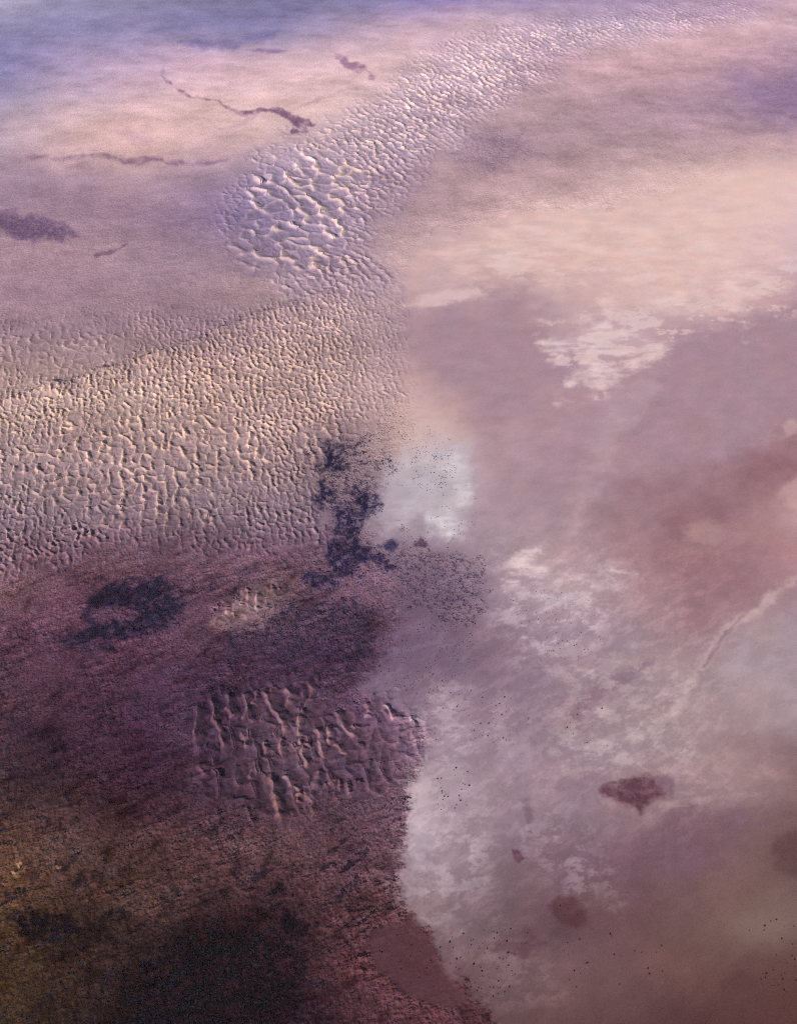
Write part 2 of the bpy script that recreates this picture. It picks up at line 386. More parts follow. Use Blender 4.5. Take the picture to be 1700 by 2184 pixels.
# far plain: dry river courses and dim bands
rvt = 0.45 + 0.55 * smooth(-0.3, 0.15, w3 + 0.5 * w4)
m_riv1 = spot('river', [(340, 160, 2), (385, 192, 2.5), (410, 208, 3), (440, 212, 4), (462, 214, 2), (490, 232, 4), (520, 241, 4), (560, 236, 6), (600, 238, 9), (625, 252, 10), (655, 262, 10), (672, 268, 5)], (128, 92, 120), 0.9, 6, 7, 6, line=True, thin=1.6, tex=rvt)
m_riv1b = spot('river', [(630, 258, 5), (645, 272, 7), (660, 280, 5), (625, 284, 3)], (128, 92, 120), 0.9, 5, 8, 7, line=True, thin=1.2, tex=rvt)
spot('river', [(618, 236, 2), (690, 206, 2.5), (760, 182, 2)], (190, 152, 165), 0.5, 6, 8, 6, line=True)
spot('river', [(342, 160, 1.5), (352, 128, 2), (400, 100, 2), (470, 88, 2)], (160, 132, 168), 0.5, 6, 8, 6, line=True)
spot('river', [(560, 236, 2), (520, 262, 2), (470, 272, 1)], (190, 152, 168), 0.5, 6, 8, 6, line=True)
m_riv2 = spot('river', [(690, 112, 3), (705, 114, 5), (725, 124, 7), (745, 138, 9), (775, 146, 5), (800, 166, 5)], (155, 118, 145), 0.9, 6, 8, 8, line=True, thin=1.5, tex=rvt)
m_riv3 = spot('river', [(60, 338, 3), (140, 334, 6), (230, 334, 6), (262, 342, 8), (300, 344, 8), (330, 338, 8), (360, 346, 6), (420, 348, 5), (482, 342, 2)], (142, 110, 140), 0.85, 9, 8, 5, line=True, thin=1.0, tex=rvt)
m_riv4 = spot('river', [(205, 548, 2), (235, 542, 4), (255, 534, 3), (270, 522, 3)], (120, 92, 118), 0.9, 4, 6, 5, line=True)
spot('river', [(535, 107, 2), (575, 108, 4), (610, 108, 2)], (150, 125, 165), 0.8, 5, 5, 4, line=True)
m_band = spot('band', [(-60, 455), (60, 455), (130, 475), (165, 495), (120, 512), (40, 500), (-60, 495)], (98, 76, 116), 0.9, 22, 20, 9, tex=0.45 + 0.55 * speck_lo)
spot('band', [(-60, 345), (140, 355), (260, 380), (200, 430), (40, 440), (-60, 430)], (148, 122, 155), 0.5, 50, 30, 6)
spot('band', [(380, 90), (520, 75), (600, 55), (560, 95), (430, 105)], (120, 112, 160), 0.5, 20, 16, 8)
spot('band', [(1560, 170), (1700, 150), (1800, 260), (1640, 260)], (142, 116, 152), 0.5, 70, 30, 6)
spot('band', [(250, 285), (310, 270), (330, 295), (280, 305)], (195, 158, 175), 0.7, 24, 20, 6)

# dark scrub and rock cover on the plain
SCRUB = {
 'west': [(190, 1268), (186, 1300), (188, 1335), (150, 1360), (160, 1378), (215, 1372), (300, 1360), (352, 1345), (392, 1292), (396, 1262), (345, 1238), (268, 1236), (232, 1255)],
 'north': [(664, 966), (690, 946), (770, 936), (840, 968), (856, 1002), (806, 1022), (802, 1100), (780, 1132), (812, 1172), (822, 1192), (804, 1244), (704, 1256), (652, 1236), (690, 1182), (706, 1112), (676, 1072), (668, 1010)],
 'middle': [(478, 1362), (556, 1292), (700, 1276), (800, 1300), (808, 1378), (770, 1425), (600, 1402), (500, 1395)],
 'east': [(822, 1130), (930, 1150), (1020, 1188), (1018, 1262), (1042, 1312), (992, 1342), (886, 1312), (832, 1272), (808, 1200)],
 'south': [(200, 2320), (262, 2090), (340, 2015), (480, 1962), (640, 1990), (650, 2070), (570, 2190), (540, 2320)],
 'edge': [(-40, 1545), (60, 1540), (135, 1590), (150, 1700), (90, 1730), (-40, 1760)],
 'far': [(953, 345), (1000, 302), (1062, 274), (1118, 290), (1142, 322), (1085, 352), (982, 360)],
}
ms = {k: mask(p, 30, 30, 12) for k, p in SCRUB.items()}
hollow = mask([(196, 1296), (240, 1290), (310, 1306), (290, 1322), (205, 1330)], 8, 12, 7)
patches.append((ms['west'] * (0.45 + 0.55 * speck_lo) * (1 - 0.8 * hollow) * 0.95, (33, 31, 53)))
patches.append((ms['north'] * (0.10 + 0.8 * speck) * 0.8, (76, 62, 88)))
for (x, y, rx, ry) in ((735, 1195, 50, 40), (690, 1055, 24, 22), (790, 1196, 30, 16), (745, 1110, 36, 40), (712, 975, 32, 26), (690, 1240, 40, 14), (780, 1070, 30, 34)):
    patches.append((mask(ell(x, y, rx, ry), 30, 26, 12) * (0.15 + 0.85 * speck_lo) * 0.9, (38, 34, 64)))
patches.append((mask(ell(835, 1158, 14, 13), 16, 14, 6) * 0.8, (44, 40, 72)))
patches.append((mask(ell(900, 1160, 15, 8), 8, 8, 5) * 0.7, (80, 52, 78)))
patches.append((ms['middle'] * (0.25 + 0.7 * speck) * 0.9, (43, 37, 60)))
patches.append((ms['east'] * (0.05 + 0.65 * speck) * 0.8, (72, 58, 86)))
patches.append((mask(SCRUB['south'], 120, 40, 16) * (0.10 + 0.9 * smooth(-0.28, 0.12, n_streak + 0.8 * n_clump)) * 0.86, (17, 14, 20)))
patches.append((ms['edge'] * speck * 0.8, (40, 34, 46)))
patches.append((ms['far'] * (0.1 + 0.6 * speck_lo) * 0.75, (138, 112, 136)))
patches.append((mask([(444, 1318), (480, 1290), (520, 1258), (570, 1244), (600, 1262), (580, 1300), (560, 1325), (500, 1345), (460, 1340)], 34, 20, 8) * 0.7, (122, 100, 106)))
gul = mask([(560, 1840), (660, 1800), (800, 1720), (830, 1800), (700, 1950), (620, 2010), (540, 1990), (500, 1920)], 50, 24, 10) * smooth(0.12, 0.4, n_streak + 0.5 * n_clump)
patches.append((gul * 0.85, (32, 24, 36)))
for (x, y, rx, ry) in ((592, 1900, 12, 12), (560, 1945, 16, 9), (612, 1970, 10, 22), (650, 1990, 7, 14), (520, 2000, 30, 14), (250, 1955, 24, 12), (110, 1985, 60, 20), (60, 1960, 40, 14)):
    patches.append((mask(ell(x, y, rx * 1.3, ry * 1.3), 14, 18, 10) * speck_lo * 0.85, (24, 19, 27)))
blot = smooth(0.10, 0.30, fbm(WX / 430, WY / 400, 6, 471, 0.64) + 0.2 * n_streak) * (1 - m_pan) * smooth(1620, 1800, PY) * smooth(760, 640, PX)
patches.append((blot * (0.4 + 0.6 * speck_lo) * 0.65, (26, 21, 29)))
tail = mask([(390, 1232), (470, 1225), (545, 1205), (560, 1235), (470, 1262), (400, 1268)], 14, 14, 8) * speck
patches.append((tail * 0.8, (50, 42, 68)))
m_clear = np.zeros(N)
for poly in ([(36, 1842), (46, 1838), (48, 1850), (40, 1858)], [(24, 1858), (36, 1862), (44, 1872), (34, 1874)], [(120, 1846), (133, 1846), (130, 1855), (122, 1854)]):
    m_clear = np.maximum(m_clear, mask(poly, 3, 2, 2))
patches.append((m_clear * 0.9, (118, 97, 82)))

for m, col in patches:
    C += m[:, None] * (np.asarray(col, float) - C)

# ------------------------------------------------------------------ relief
FIELDS_CLUSTER = [(412, 1500), (470, 1462), (560, 1478), (590, 1456), (660, 1450), (672, 1500), (760, 1520), (800, 1500), (835, 1495), (880, 1535), (890, 1590), (840, 1650), (770, 1700), (690, 1690), (640, 1740), (590, 1750), (540, 1720), (440, 1700), (408, 1620)]
H = np.zeros(N)
near_left = (1 - m_pan) * smooth(1080, 1250, PY) * (1 - 0.8 * m_maroon)
patchy = np.clip(0.55 + 1.3 * fbm(WX / 800, WY / 700, 3, 311), 0.12, 1.3)
H += near_left * patchy * 40.0 * (ridged(AX / 420, AY / 170, 5, 301, 0.55) - 0.5)
H += near_left * smooth(1700, 1950, PY) * 8.0 * (ridged(AX / 130, AY / 70, 3, 331) - 0.5)
H += near_left * (0.3 + 0.7 * patchy) * 9.0 * fbm(WX / 75, WY / 80, 3, 345, 0.6) + near_left * smooth(1500, 1900, PY) * 5.0 * ridged(AX / 110, AY / 62, 3, 347)
mid_left = (1 - m_pan) * smooth(360, 480, PY) * (1 - smooth(1080, 1250, PY))
H += mid_left * 11.0 * (fbm(AX / 330, AY / 170, 5, 341, 0.6) + 0.2)
far_right = upper * (1 - m_pan) * smooth(60, 140, PY)
H += far_right * 5.0 * fbm(WX / 260, WY / 420, 3, 361)
H += m_pan * 0.8 * fbm(WX / 300, WY / 300, 2, 381)
scr = np.clip(ms['west'] + ms['north'] + ms['middle'] + ms['east'] * 0.6 + ms['south'] + ms['far'] + ms['edge'] * 0.6, 0, 1)
H += scr * 8.0 * (n_clump + 0.6 * n_grain)

# dune fields: nets of sand ridges round flat hollows
FIELDS = {
 'sea': dict(poly=[(-700, 900), (-40, 690), (60, 690), (300, 660), (480, 655), (600, 640), (650, 628), (760, 590), (830, 600), (862, 690), (850, 760), (860, 850), (800, 900), (700, 960), (672, 1050), (700, 1165), (560, 1178), (400, 1170), (240, 1165), (150, 1200), (-40, 1240), (-700, 1300)],
             cell=108.0, cell_wide=165.0, wide=[(300, 1000, 290, 130), (120, 740, 200, 60), (700, 960, 90, 60)], seed=5, soft=90, slope=0.40, turn=0.2, gap=0.2),
 'belt': dict(poly=[(470, 470), (500, 420), (545, 340), (600, 308), (700, 280), (800, 215), (880, 150), (960, 95), (1080, 60), (1250, 35), (1420, 18), (1580, 4), (1610, 18), (1540, 45), (1350, 80), (1220, 110), (1120, 190), (1030, 250), (930, 320), (860, 400), (800, 480), (790, 560), (830, 600), (760, 600), (640, 645), (580, 600), (530, 560)],
              cell=190.0, cell_wide=380.0, wide=[(640, 440, 130, 150), (560, 540, 90, 80)], seed=9, soft=110, slope=0.28, turn=0.5, gap=0.15),
 'cluster': dict(poly=FIELDS_CLUSTER,
                 cell=215.0, seed=3, soft=70, slope=0.125, turn=0.15, gap=0.0),
 'patch': dict(poly=[(444, 1318), (480, 1290), (520, 1258), (570, 1244), (600, 1262), (580, 1300), (560, 1325), (500, 1345), (460, 1340)],
               cell=140.0, seed=8, soft=12, slope=0.07, turn=0.1, gap=0.0),
}
def crests(lines, ox, oy, k):
    return [(h, ww, we, [(ox + k * a, oy + k * b) for a, b in pts]) for h, ww, we, pts in lines]
CRESTS = {
 'cluster': crests([
  (15, 45, 150, [(262, 335), (250, 360), (256, 400), (245, 470), (245, 540), (258, 595)]),
  (17, 48, 150, [(318, 305), (338, 345), (346, 400), (340, 430), (365, 462), (385, 510), (392, 590)]),
  (15, 42, 140, [(402, 285), (422, 335), (412, 372), (436, 395), (440, 420)]),
  (17, 48, 150, [(503, 275), (517, 330), (511, 390), (498, 435)]),
  (13, 42, 120, [(572, 268), (560, 318), (542, 345)]),
  (17, 44, 190, [(590, 268), (622, 305), (640, 350), (675, 400), (702, 440), (722, 500)]),
  (12, 60, 120, [(668, 238), (640, 270), (622, 300)]),
  (16, 58, 170, [(715, 255), (748, 290), (740, 332), (722, 360)]),
  (10, 30, 110, [(800, 215), (838, 222), (862, 262), (856, 300), (815, 365)]),
  (17, 42, 160, [(815, 365), (795, 410), (790, 470), (788, 515)]),
  (12, 42, 110, [(803, 515), (797, 560), (770, 592)]),
  (17, 60, 150, [(850, 545), (815, 570), (806, 602), (830, 640), (838, 680)]),
  (15, 42, 170, [(880, 470), (905, 520), (905, 570), (922, 630)]),
  (15, 46, 130, [(938, 462), (957, 500), (945, 550)]),
  (13, 34, 160, [(985, 380), (1008, 430), (1040, 480), (1092, 520)]),
  (12, 42, 120, [(1148, 335), (1162, 378), (1148, 410)]),
  (14, 80, 130, [(1192, 395), (1202, 450), (1182, 500), (1166, 560), (1140, 625)]),
  (12, 40, 90, [(1242, 342), (1275, 385), (1302, 425)]),
  (10, 40, 80, [(1380, 400), (1398, 440), (1392, 470)]),
  (20, 50, 190, [(655, 700), (634, 738), (655, 790), (670, 850), (680, 910), (694, 965)]),
  (13, 34, 150, [(712, 712), (755, 772), (795, 805)]),
  (12, 42, 110, [(793, 800), (782, 860)]),
  (14, 60, 130, [(898, 690), (882, 750), (860, 800)]),
  (11, 50, 110, [(990, 745), (935, 770), (915, 815)]),
  (11, 45, 110, [(998, 742), (1008, 805)]),
  (11, 45, 110, [(1046, 752), (1052, 820)]),
  (13, 42, 110, [(606, 530), (614, 600)]),
  (12, 42, 120, [(700, 520), (690, 560), (702, 620)]),
  (12, 42, 120, [(478, 490), (500, 510), (516, 572)]),
  (12, 40, 110, [(558, 630), (546, 700), (528, 740)]),
  (9, 30, 120, [(975, 550), (1045, 615)]),
  (9, 34, 120, [(800, 800), (860, 862), (866, 935)]),
  (9, 36, 100, [(516, 885), (548, 980)]),
  (10, 46, 120, [(240, 650), (285, 700), (275, 730)]),
  (12, 90, 60, [(232, 370), (300, 310), (372, 256)]),
  (10, 90, 60, [(330, 500), (380, 445), (432, 405)]),
  (10, 90, 60, [(400, 615), (460, 570), (500, 540)]),
  (11, 90, 50, [(700, 655), (750, 622), (805, 588)]),
  (10, 80, 50, [(838, 595), (870, 572), (905, 545)]),
  (9, 80, 50, [(950, 640), (1030, 622), (1060, 600)]),
  (9, 80, 50, [(495, 445), (560, 432), (600, 405)]),
  (11, 80, 60, [(590, 690), (650, 645), (692, 590)]),
  (9, 80, 60, [(395, 850), (450, 845), (585, 850)]),
  (9, 90, 60, [(270, 600), (310, 545), (350, 490)]),
  (9, 90, 60, [(760, 350), (800, 325), (850, 300)]),
 ], 320.5, 1366.2, 0.4015),
 'patch': crests([
  (11, 50, 90, [(455, 470), (480, 420), (560, 320), (600, 360)]),
  (9, 30, 90, [(700, 360), (678, 450)]),
  (11, 34, 90, [(895, 290), (918, 380), (898, 520)]),
  (8, 40, 70, [(720, 210), (800, 250), (800, 300), (745, 370)]),
  (9, 60, 70, [(260, 580), (300, 510), (410, 445)]),
  (8, 30, 90, [(490, 470), (515, 570)]),
  (8, 34, 80, [(560, 540), (600, 620)]),
  (9, 34, 90, [(1085, 110), (1115, 200), (1095, 290)]),
  (8, 40, 80, [(1190, 150), (1210, 230)]),
 ], 407.3, 1221.9, 0.15625),
}
RID = np.zeros(N)                     # ridge height 0..1 for the sand tint; traced crests favour the sunny face
FIELD = np.zeros(N, np.int64)         # which dune field a point belongs to
PAIR = np.zeros(N, np.uint64)         # which ridge of that field
for fi, (fname, f) in enumerate(FIELDS.items(), 1):
    m = mask(f['poly'], f['soft'], 26, 8)
    s = np.nonzero(m > 0.02)[0]
    x, y, mm = WX[s], WY[s], m[s]
    c = f['cell']
    var = fbm(x / (c * 7), y / (c * 7), 2, f['seed'] + 60)
    def layer(ux, uy, c, sd):
        gx = ux / c + 0.26 * gnoise(ux / (c * 1.9), uy / (c * 1.9), sd + 1) + 0.13 * gnoise(ux / (c * .5), uy / (c * .5), sd + 3)
        gy = uy / c + 0.26 * gnoise(ux / (c * 1.9) + 31, uy / (c * 1.9), sd + 2) + 0.13 * gnoise(ux / (c * .5) + 9, uy / (c * .5), sd + 4)
        a = f['turn']
        rx, ry = (gx * math.cos(a) + gy * math.sin(a)), (-gx * math.sin(a) + gy * math.cos(a)) * f.get('long', 0.9)
        return ridge_net(rx, ry, sd)
    wide = np.zeros(x.size)
    for (ex_, ey_, erx, ery) in f.get('wide', ()):
        q = np.hypot((PX[s] - ex_) / erx, (PY[s] - ey_) / ery)
        wide = np.maximum(wide, smooth(1.15, 0.7, q + 0.5 * gnoise(x / 700, y / 700, f['seed'] + 90)))
    cbig = f.get('cell_wide', c * 1.8)
    def net(ux, uy, sd=f['seed']):
        h1, i1, i2 = layer(ux, uy, c, sd)
        h0, _, _ = layer(ux, uy, c * 0.5, sd + 700)
        out = h1 * (1 - 0.75 * wide) + 0.16 * h0 * (1 - 0.6 * h1)
        if wide.max() > 0:
            h2, j1, j2 = layer(ux, uy, cbig, sd + 400)
            h2 = h2 * wide * cbig / c * 0.72
            up = h2 > out
            i1, i2 = np.where(up, j1, i1), np.where(up, j2 + np.uint32(1), i2)
            out = np.maximum(out, h2)
        return out, i1, i2
    amp = smooth(-0.75, 0.35, gnoise(x / (c * 1.9), y / (c * 1.9), f['seed'] + 5) + 0.2) * 0.75 + 0.25
    if f['gap'] > 0:
        amp = amp * smooth(-0.55, 0.0, fbm(x / (c * 5), y / (c * 5), 2, f['seed'] + 40) + f['gap'] + (mm - 0.5) * 1.2)
    amp = amp * mm
    if fname == 'sea':                 # thin, scattered dunes north of the long ridge and on the east fringe
        crest = np.interp(PX[s], [-700, 0, 200, 380, 530, 640, 760, 900], [1060, 862, 800, 742, 682, 645, 600, 560])
        amp = amp * (0.55 + 0.45 * smooth(crest - 40, crest + 25, PY[s])) * (1 - 0.55 * smooth(690, 820, PX[s]))
    r0, _, _ = net(x, y)
    sh = 0.30 * c
    r1, i1, i2 = net(x + sh * r0 * amp * 0.8, y + 0.25 * sh * r0 * amp)
    r1, i1, i2 = net(x + sh * r1 * amp * 0.8, y + 0.25 * sh * r1 * amp)
    hd = r1 * amp * c * f['slope']
    if fname in CRESTS:
        jx = 26 * gnoise(x / 110, y / 110, 801) + 5 * gnoise(x / 34, y / 34, 803); jy = 22 * gnoise(x / 110 + 7, y / 110, 802)
        qx1, qy1 = x + jx, y + jy
        base = hd * 1.5; rid = r1 * amp * 0.55
        for ci, (hh, ww, we, pts) in enumerate(CRESTS[fname]):
            gx_, gy_ = pixel_to_ground(np.array([p[0] for p in pts]), np.array([p[1] for p in pts]))
            bd = np.full(x.size, 1e9); sd_ = np.ones(x.size); tt = np.zeros(x.size); Ls = np.hypot(np.diff(gx_), np.diff(gy_)); Lt = Ls.sum(); acc = 0.0
            for i in range(len(gx_) - 1):
                ex, ey = gx_[i + 1] - gx_[i], gy_[i + 1] - gy_[i]
                t = np.clip(((qx1 - gx_[i]) * ex + (qy1 - gy_[i]) * ey) / Ls[i] ** 2, 0, 1)
                dx, dy = qx1 - gx_[i] - t * ex, qy1 - gy_[i] - t * ey
                d = np.hypot(dx, dy); upd = d < bd
                bd = np.where(upd, d, bd); tt = np.where(upd, (acc + t * Ls[i]) / Lt, tt)
                sgn = np.sign(ex * dy - ey * dx) * (1 if ey < 0 else -1)     # negative on the sunny, western side when the line runs north to south
                sd_ = np.where(upd, sgn, sd_); acc += Ls[i]
            taper = smooth(-0.1, 0.14, tt) * smooth(1.08, 0.84, tt) * (0.85 + 0.45 * gnoise(tt * 4 + ci, tt * 0 + ci, 811))
            w = np.where(sd_ < 0, ww * 1.0, we * 1.05)
            k_ = np.clip(1 - bd / w, 0, 1)
            hp = hh * (3.3 if ww <= 60 else 2.6) * taper * np.where(sd_ < 0, k_ ** 1.05, k_ ** 1.45)
            up = hp > base
            base = np.maximum(base, hp)
            rid = np.where(up, np.maximum(rid, np.where(sd_ < 0, k_ ** 0.8, k_ ** 3) * np.minimum(taper, 1) * (1.0 if ww <= 60 else 0.25)), rid)  # sand tint spread wider on the western face, painting it sunlit
            strong = up & (hp > 1.2)
            i1 = np.where(strong, np.uint32(ci + 1), i1); i2 = np.where(strong, np.uint32(ci + 100001), i2)
        hd = base + hd * 0.35
        r1 = rid / np.maximum(amp, 0.05)
    H[s] = H[s] * (1 - 0.55 * mm) + hd
    RID[s] = np.maximum(RID[s], r1 * amp)
    lo, hi = np.minimum(i1, i2).astype(np.uint64), np.maximum(i1, i2).astype(np.uint64)
    inside = mm > 0.4
    t = s[inside]
    FIELD[t] = fi
    PAIR[t] = ((lo << np.uint64(32)) | hi)[inside]
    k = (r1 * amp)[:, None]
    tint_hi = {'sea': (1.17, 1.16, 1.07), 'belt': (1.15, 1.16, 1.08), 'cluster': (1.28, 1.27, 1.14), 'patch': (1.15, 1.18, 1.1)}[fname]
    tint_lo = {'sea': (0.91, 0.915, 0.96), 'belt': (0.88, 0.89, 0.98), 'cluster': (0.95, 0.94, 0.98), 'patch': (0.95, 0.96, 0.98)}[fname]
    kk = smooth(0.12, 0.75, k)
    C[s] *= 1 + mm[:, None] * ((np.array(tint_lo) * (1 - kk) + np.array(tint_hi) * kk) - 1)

# the long ridge along the north side of the sand sea, steep to the north-west
cx_, cy_ = pixel_to_ground(np.array([-700, 0, 200, 380, 530, 640, 745.0]), np.array([1060, 862, 800, 742, 682, 645, 606.0]))
sel = (PX > -720) & (PX < 800) & (PY > 540) & (PY < 1150)
qx_, qy_ = WX[sel] + 90 * gnoise(WX[sel] / 420, WY[sel] / 420, 71), WY[sel] + 90 * gnoise(WX[sel] / 420 + 5, WY[sel] / 420, 72) + 30 * gnoise(WX[sel] / 120, WY[sel] / 120, 73)
best = np.full(qx_.shape, 1e9); side = np.zeros(qx_.shape); along = np.zeros(qx_.shape)
tot = 0.0
for i in range(len(cx_) - 1):
    ex, ey = cx_[i + 1] - cx_[i], cy_[i + 1] - cy_[i]
    L = math.hypot(ex, ey)
    t = np.clip(((qx_ - cx_[i]) * ex + (qy_ - cy_[i]) * ey) / L ** 2, 0, 1)
    dx, dy = qx_ - cx_[i] - t * ex, qy_ - cy_[i] - t * ey
    d = np.hypot(dx, dy)
    upd = d < best
    best = np.where(upd, d, best); side = np.where(upd, np.sign(ex * dy - ey * dx), side); along = np.where(upd, tot + t * L, along)
    tot += L
hr = 66.0 * (0.7 + 0.6 * gnoise(along / 500, along * 0, 75)) * smooth(tot, tot - 900, along)
prof = np.where(side > 0, np.clip(1 - best / 150, 0, 1) ** 1.1, np.clip(1 - best / 520, 0, 1) ** 1.6)
H[sel] += hr * prof

# ------------------------------------------------------------------ mottling that belongs to the ground itself
mot = np.ones(N)
calm = 1 - 0.85 * m_maroon
dn = mask(FIELDS_CLUSTER, 40, 26, 8)
gold = near_left * smooth(140, -20, PX + w1 * 60) * smooth(1600, 1800, PY)
rough = calm * (1 - 0.35 * dn) * np.clip(0.75 * n_streak + 0.45 * n_clump + 0.30 * n_grain + 0.60 * fbm(WX / 900, WY / 800, 4, 441), -0.75, 1.2)
mot += near_left * (rough + 0.12)
n_far = fbm(WX / 1500 + 0.3 * WY / 1500, WY / 1100, 6, 443, 0.62)
mot += (1 - near_left) * (1 - m_pan) * (0.10 * n_patch + 0.13 * n_clump + 0.10 * n_streak + 0.34 * n_far + 0.12 * fbm(PX / 60, PY / 9, 5, 447, 0.6) * smooth(420, 250, PY))
pt = smooth(450, 1150, PY)
n_wisp = fbm(AX / 520 + 3, AY / 300, 6, 451, 0.64)
n_isle = fbm(AX / 480, AY / 150, 7, 461, 0.66)
isle = smooth(0.02, 0.16, n_isle + 0.35 * n_wisp) - 0.42
crust_zone = smooth(1040, 1280, PY) * (1 - 0.75 * smooth(1700, 2000, PY) * smooth(1050, 1200, PX)) * (1 - 0.6 * smooth(1480, 1600, PX))
mot += m_pan * (0.10 * n_patch * pt + 0.08 * hs * (1 - 0.5 * pt) + 0.16 * n_wisp * (0.35 + 0.65 * pt) + 0.13 * isle * crust_zone + 0.10 * n_clump * crust_zone + 0.08 * n_grain * crust_zone)
mot += m_pan * 0.14 * smooth(1050, 1250, PY)
red = near_left * fbm(WX / 210, WY / 240, 3, 401)
C += (smooth(480, 200, PX) * smooth(180, 260, PY) * smooth(640, 480, PY))[:, None] * np.array([8.0, 5.0, -3.0])
C = np.clip(C, 2, 250)
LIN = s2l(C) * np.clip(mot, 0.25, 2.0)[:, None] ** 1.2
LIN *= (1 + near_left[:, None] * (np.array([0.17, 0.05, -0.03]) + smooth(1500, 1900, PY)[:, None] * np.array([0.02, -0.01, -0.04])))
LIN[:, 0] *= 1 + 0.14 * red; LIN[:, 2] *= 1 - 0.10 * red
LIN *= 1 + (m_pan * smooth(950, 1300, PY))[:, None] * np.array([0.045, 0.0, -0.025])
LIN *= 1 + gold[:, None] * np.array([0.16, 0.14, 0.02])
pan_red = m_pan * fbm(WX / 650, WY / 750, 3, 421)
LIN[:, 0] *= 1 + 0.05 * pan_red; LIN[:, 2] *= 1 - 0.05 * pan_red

# what sunlit flat ground of reflectance 1 sends to the eye, and the air's own glow, by distance: turns "as seen" into base colour, painted haze and shade kept
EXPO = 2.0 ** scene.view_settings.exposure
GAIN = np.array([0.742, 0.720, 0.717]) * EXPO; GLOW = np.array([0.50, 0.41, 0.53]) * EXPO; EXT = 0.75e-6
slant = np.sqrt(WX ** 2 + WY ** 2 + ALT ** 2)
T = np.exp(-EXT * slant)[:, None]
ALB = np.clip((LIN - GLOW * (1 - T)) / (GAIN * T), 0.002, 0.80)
if TEST_ALBEDO is not None:
    ALB[:] = TEST_ALBEDO

# ------------------------------------------------------------------ materials
def ground_material(name, grain, grain_size, bump, bump_size, rough=0.95):
    m = bpy.data.materials.new(name); m.use_nodes = True
    nt = m.node_tree; nt.nodes.clear()
    out = nt.nodes.new("ShaderNodeOutputMaterial"); b = nt.nodes.new("ShaderNodeBsdfPrincipled")
    b.inputs['Roughness'].default_value = rough; b.inputs['Specular IOR Level'].default_value = 0.0
    at = nt.nodes.new("ShaderNodeAttribute"); at.attribute_name = "reflectance"
    geo = nt.nodes.new("ShaderNodeNewGeometry")
    sc = nt.nodes.new("ShaderNodeVectorMath"); sc.operation = 'SCALE'; sc.inputs[3].default_value = 1.0 / grain_size
    nt.links.new(geo.outputs['Position'], sc.inputs[0])
    nz = nt.nodes.new("ShaderNodeTexNoise"); nz.inputs['Scale'].default_value = 1.0; nz.inputs['Detail'].default_value = 4.0; nz.inputs['Roughness'].default_value = 0.65
    nt.links.new(sc.outputs[0], nz.inputs['Vector'])
    mr = nt.nodes.new("ShaderNodeMapRange"); mr.inputs['From Min'].default_value = 0.25; mr.inputs['From Max'].default_value = 0.75
    mr.inputs['To Min'].default_value = 1 - grain; mr.inputs['To Max'].default_value = 1 + grain
    nt.links.new(nz.outputs['Fac'], mr.inputs['Value'])
    mul = nt.nodes.new("ShaderNodeVectorMath"); mul.operation = 'SCALE'
    nt.links.new(at.outputs['Color'], mul.inputs[0]); nt.links.new(mr.outputs[0], mul.inputs[3])
    nt.links.new(mul.outputs[0], b.inputs['Base Color'])
    if bump > 0 and TEST_ALBEDO is None:
        s2 = nt.nodes.new("ShaderNodeVectorMath"); s2.operation = 'SCALE'; s2.inputs[3].default_value = 1.0 / bump_size
        nt.links.new(geo.outputs['Position'], s2.inputs[0])
        n2 = nt.nodes.new("ShaderNodeTexNoise"); n2.inputs['Scale'].default_value = 1.0; n2.inputs['Detail'].default_value = 3.0
        nt.links.new(s2.outputs[0], n2.inputs['Vector'])
        bp = nt.nodes.new("ShaderNodeBump"); bp.inputs['Strength'].default_value = 1.0; bp.inputs['Distance'].default_value = bump
        nt.links.new(n2.outputs['Fac'], bp.inputs['Height']); nt.links.new(bp.outputs['Normal'], b.inputs['Normal'])
    nt.links.new(b.outputs[0], out.inputs['Surface'])
    return m

M_PLAIN = ground_material("stony_plain", 0.20, 30, 9.0, 46)
M_ROUGH = ground_material("rocky_scrubland", 0.45, 24, 14.0, 34)
M_SAND = ground_material("dune_sand", 0.05, 30, 1.2, 30)
M_PAN = ground_material("pan_clay", 0.05, 40, 0.0, 40)
M_MUD = ground_material("dark_mud", 0.08, 30, 0.0, 30, 0.8)

def plain_material(name, col, var=0.3, size=8.0):
    m = bpy.data.materials.new(name); m.use_nodes = True
    nt = m.node_tree; b = nt.nodes['Principled BSDF']
    b.inputs['Roughness'].default_value = 0.95; b.inputs['Specular IOR Level'].default_value = 0.0
    geo = nt.nodes.new("ShaderNodeNewGeometry")
    sc = nt.nodes.new("ShaderNodeVectorMath"); sc.operation = 'SCALE'; sc.inputs[3].default_value = 1.0 / size
    nt.links.new(geo.outputs['Position'], sc.inputs[0])
    nz = nt.nodes.new("ShaderNodeTexNoise"); nz.inputs['Scale'].default_value = 1.0; nz.inputs['Detail'].default_value = 3.0
    nt.links.new(sc.outputs[0], nz.inputs['Vector'])
    cr = nt.nodes.new("ShaderNodeValToRGB")
    c = np.array(col)
    cr.color_ramp.elements[0].position = 0.3; cr.color_ramp.elements[1].position = 0.7
    cr.color_ramp.elements[0].color = (*np.clip(c * (1 - var), 0, 1), 1); cr.color_ramp.elements[1].color = (*np.clip(c * (1 + var), 0, 1), 1)
    nt.links.new(nz.outputs['Fac'], cr.inputs['Fac']); nt.links.new(cr.outputs['Color'], b.inputs['Base Color'])
    return m

M_LEAF = plain_material("dark_leaves", (0.011, 0.009, 0.0135), 0.4)
M_LEAF2 = plain_material("dusty_leaves", (0.11, 0.078, 0.105), 0.4)
M_ROCK = plain_material("dark_rock", (0.012, 0.010, 0.014), 0.5, 12.0)
M_FAR = plain_material("distant_sand", (0.26, 0.19, 0.20), 0.15, 9000.0)

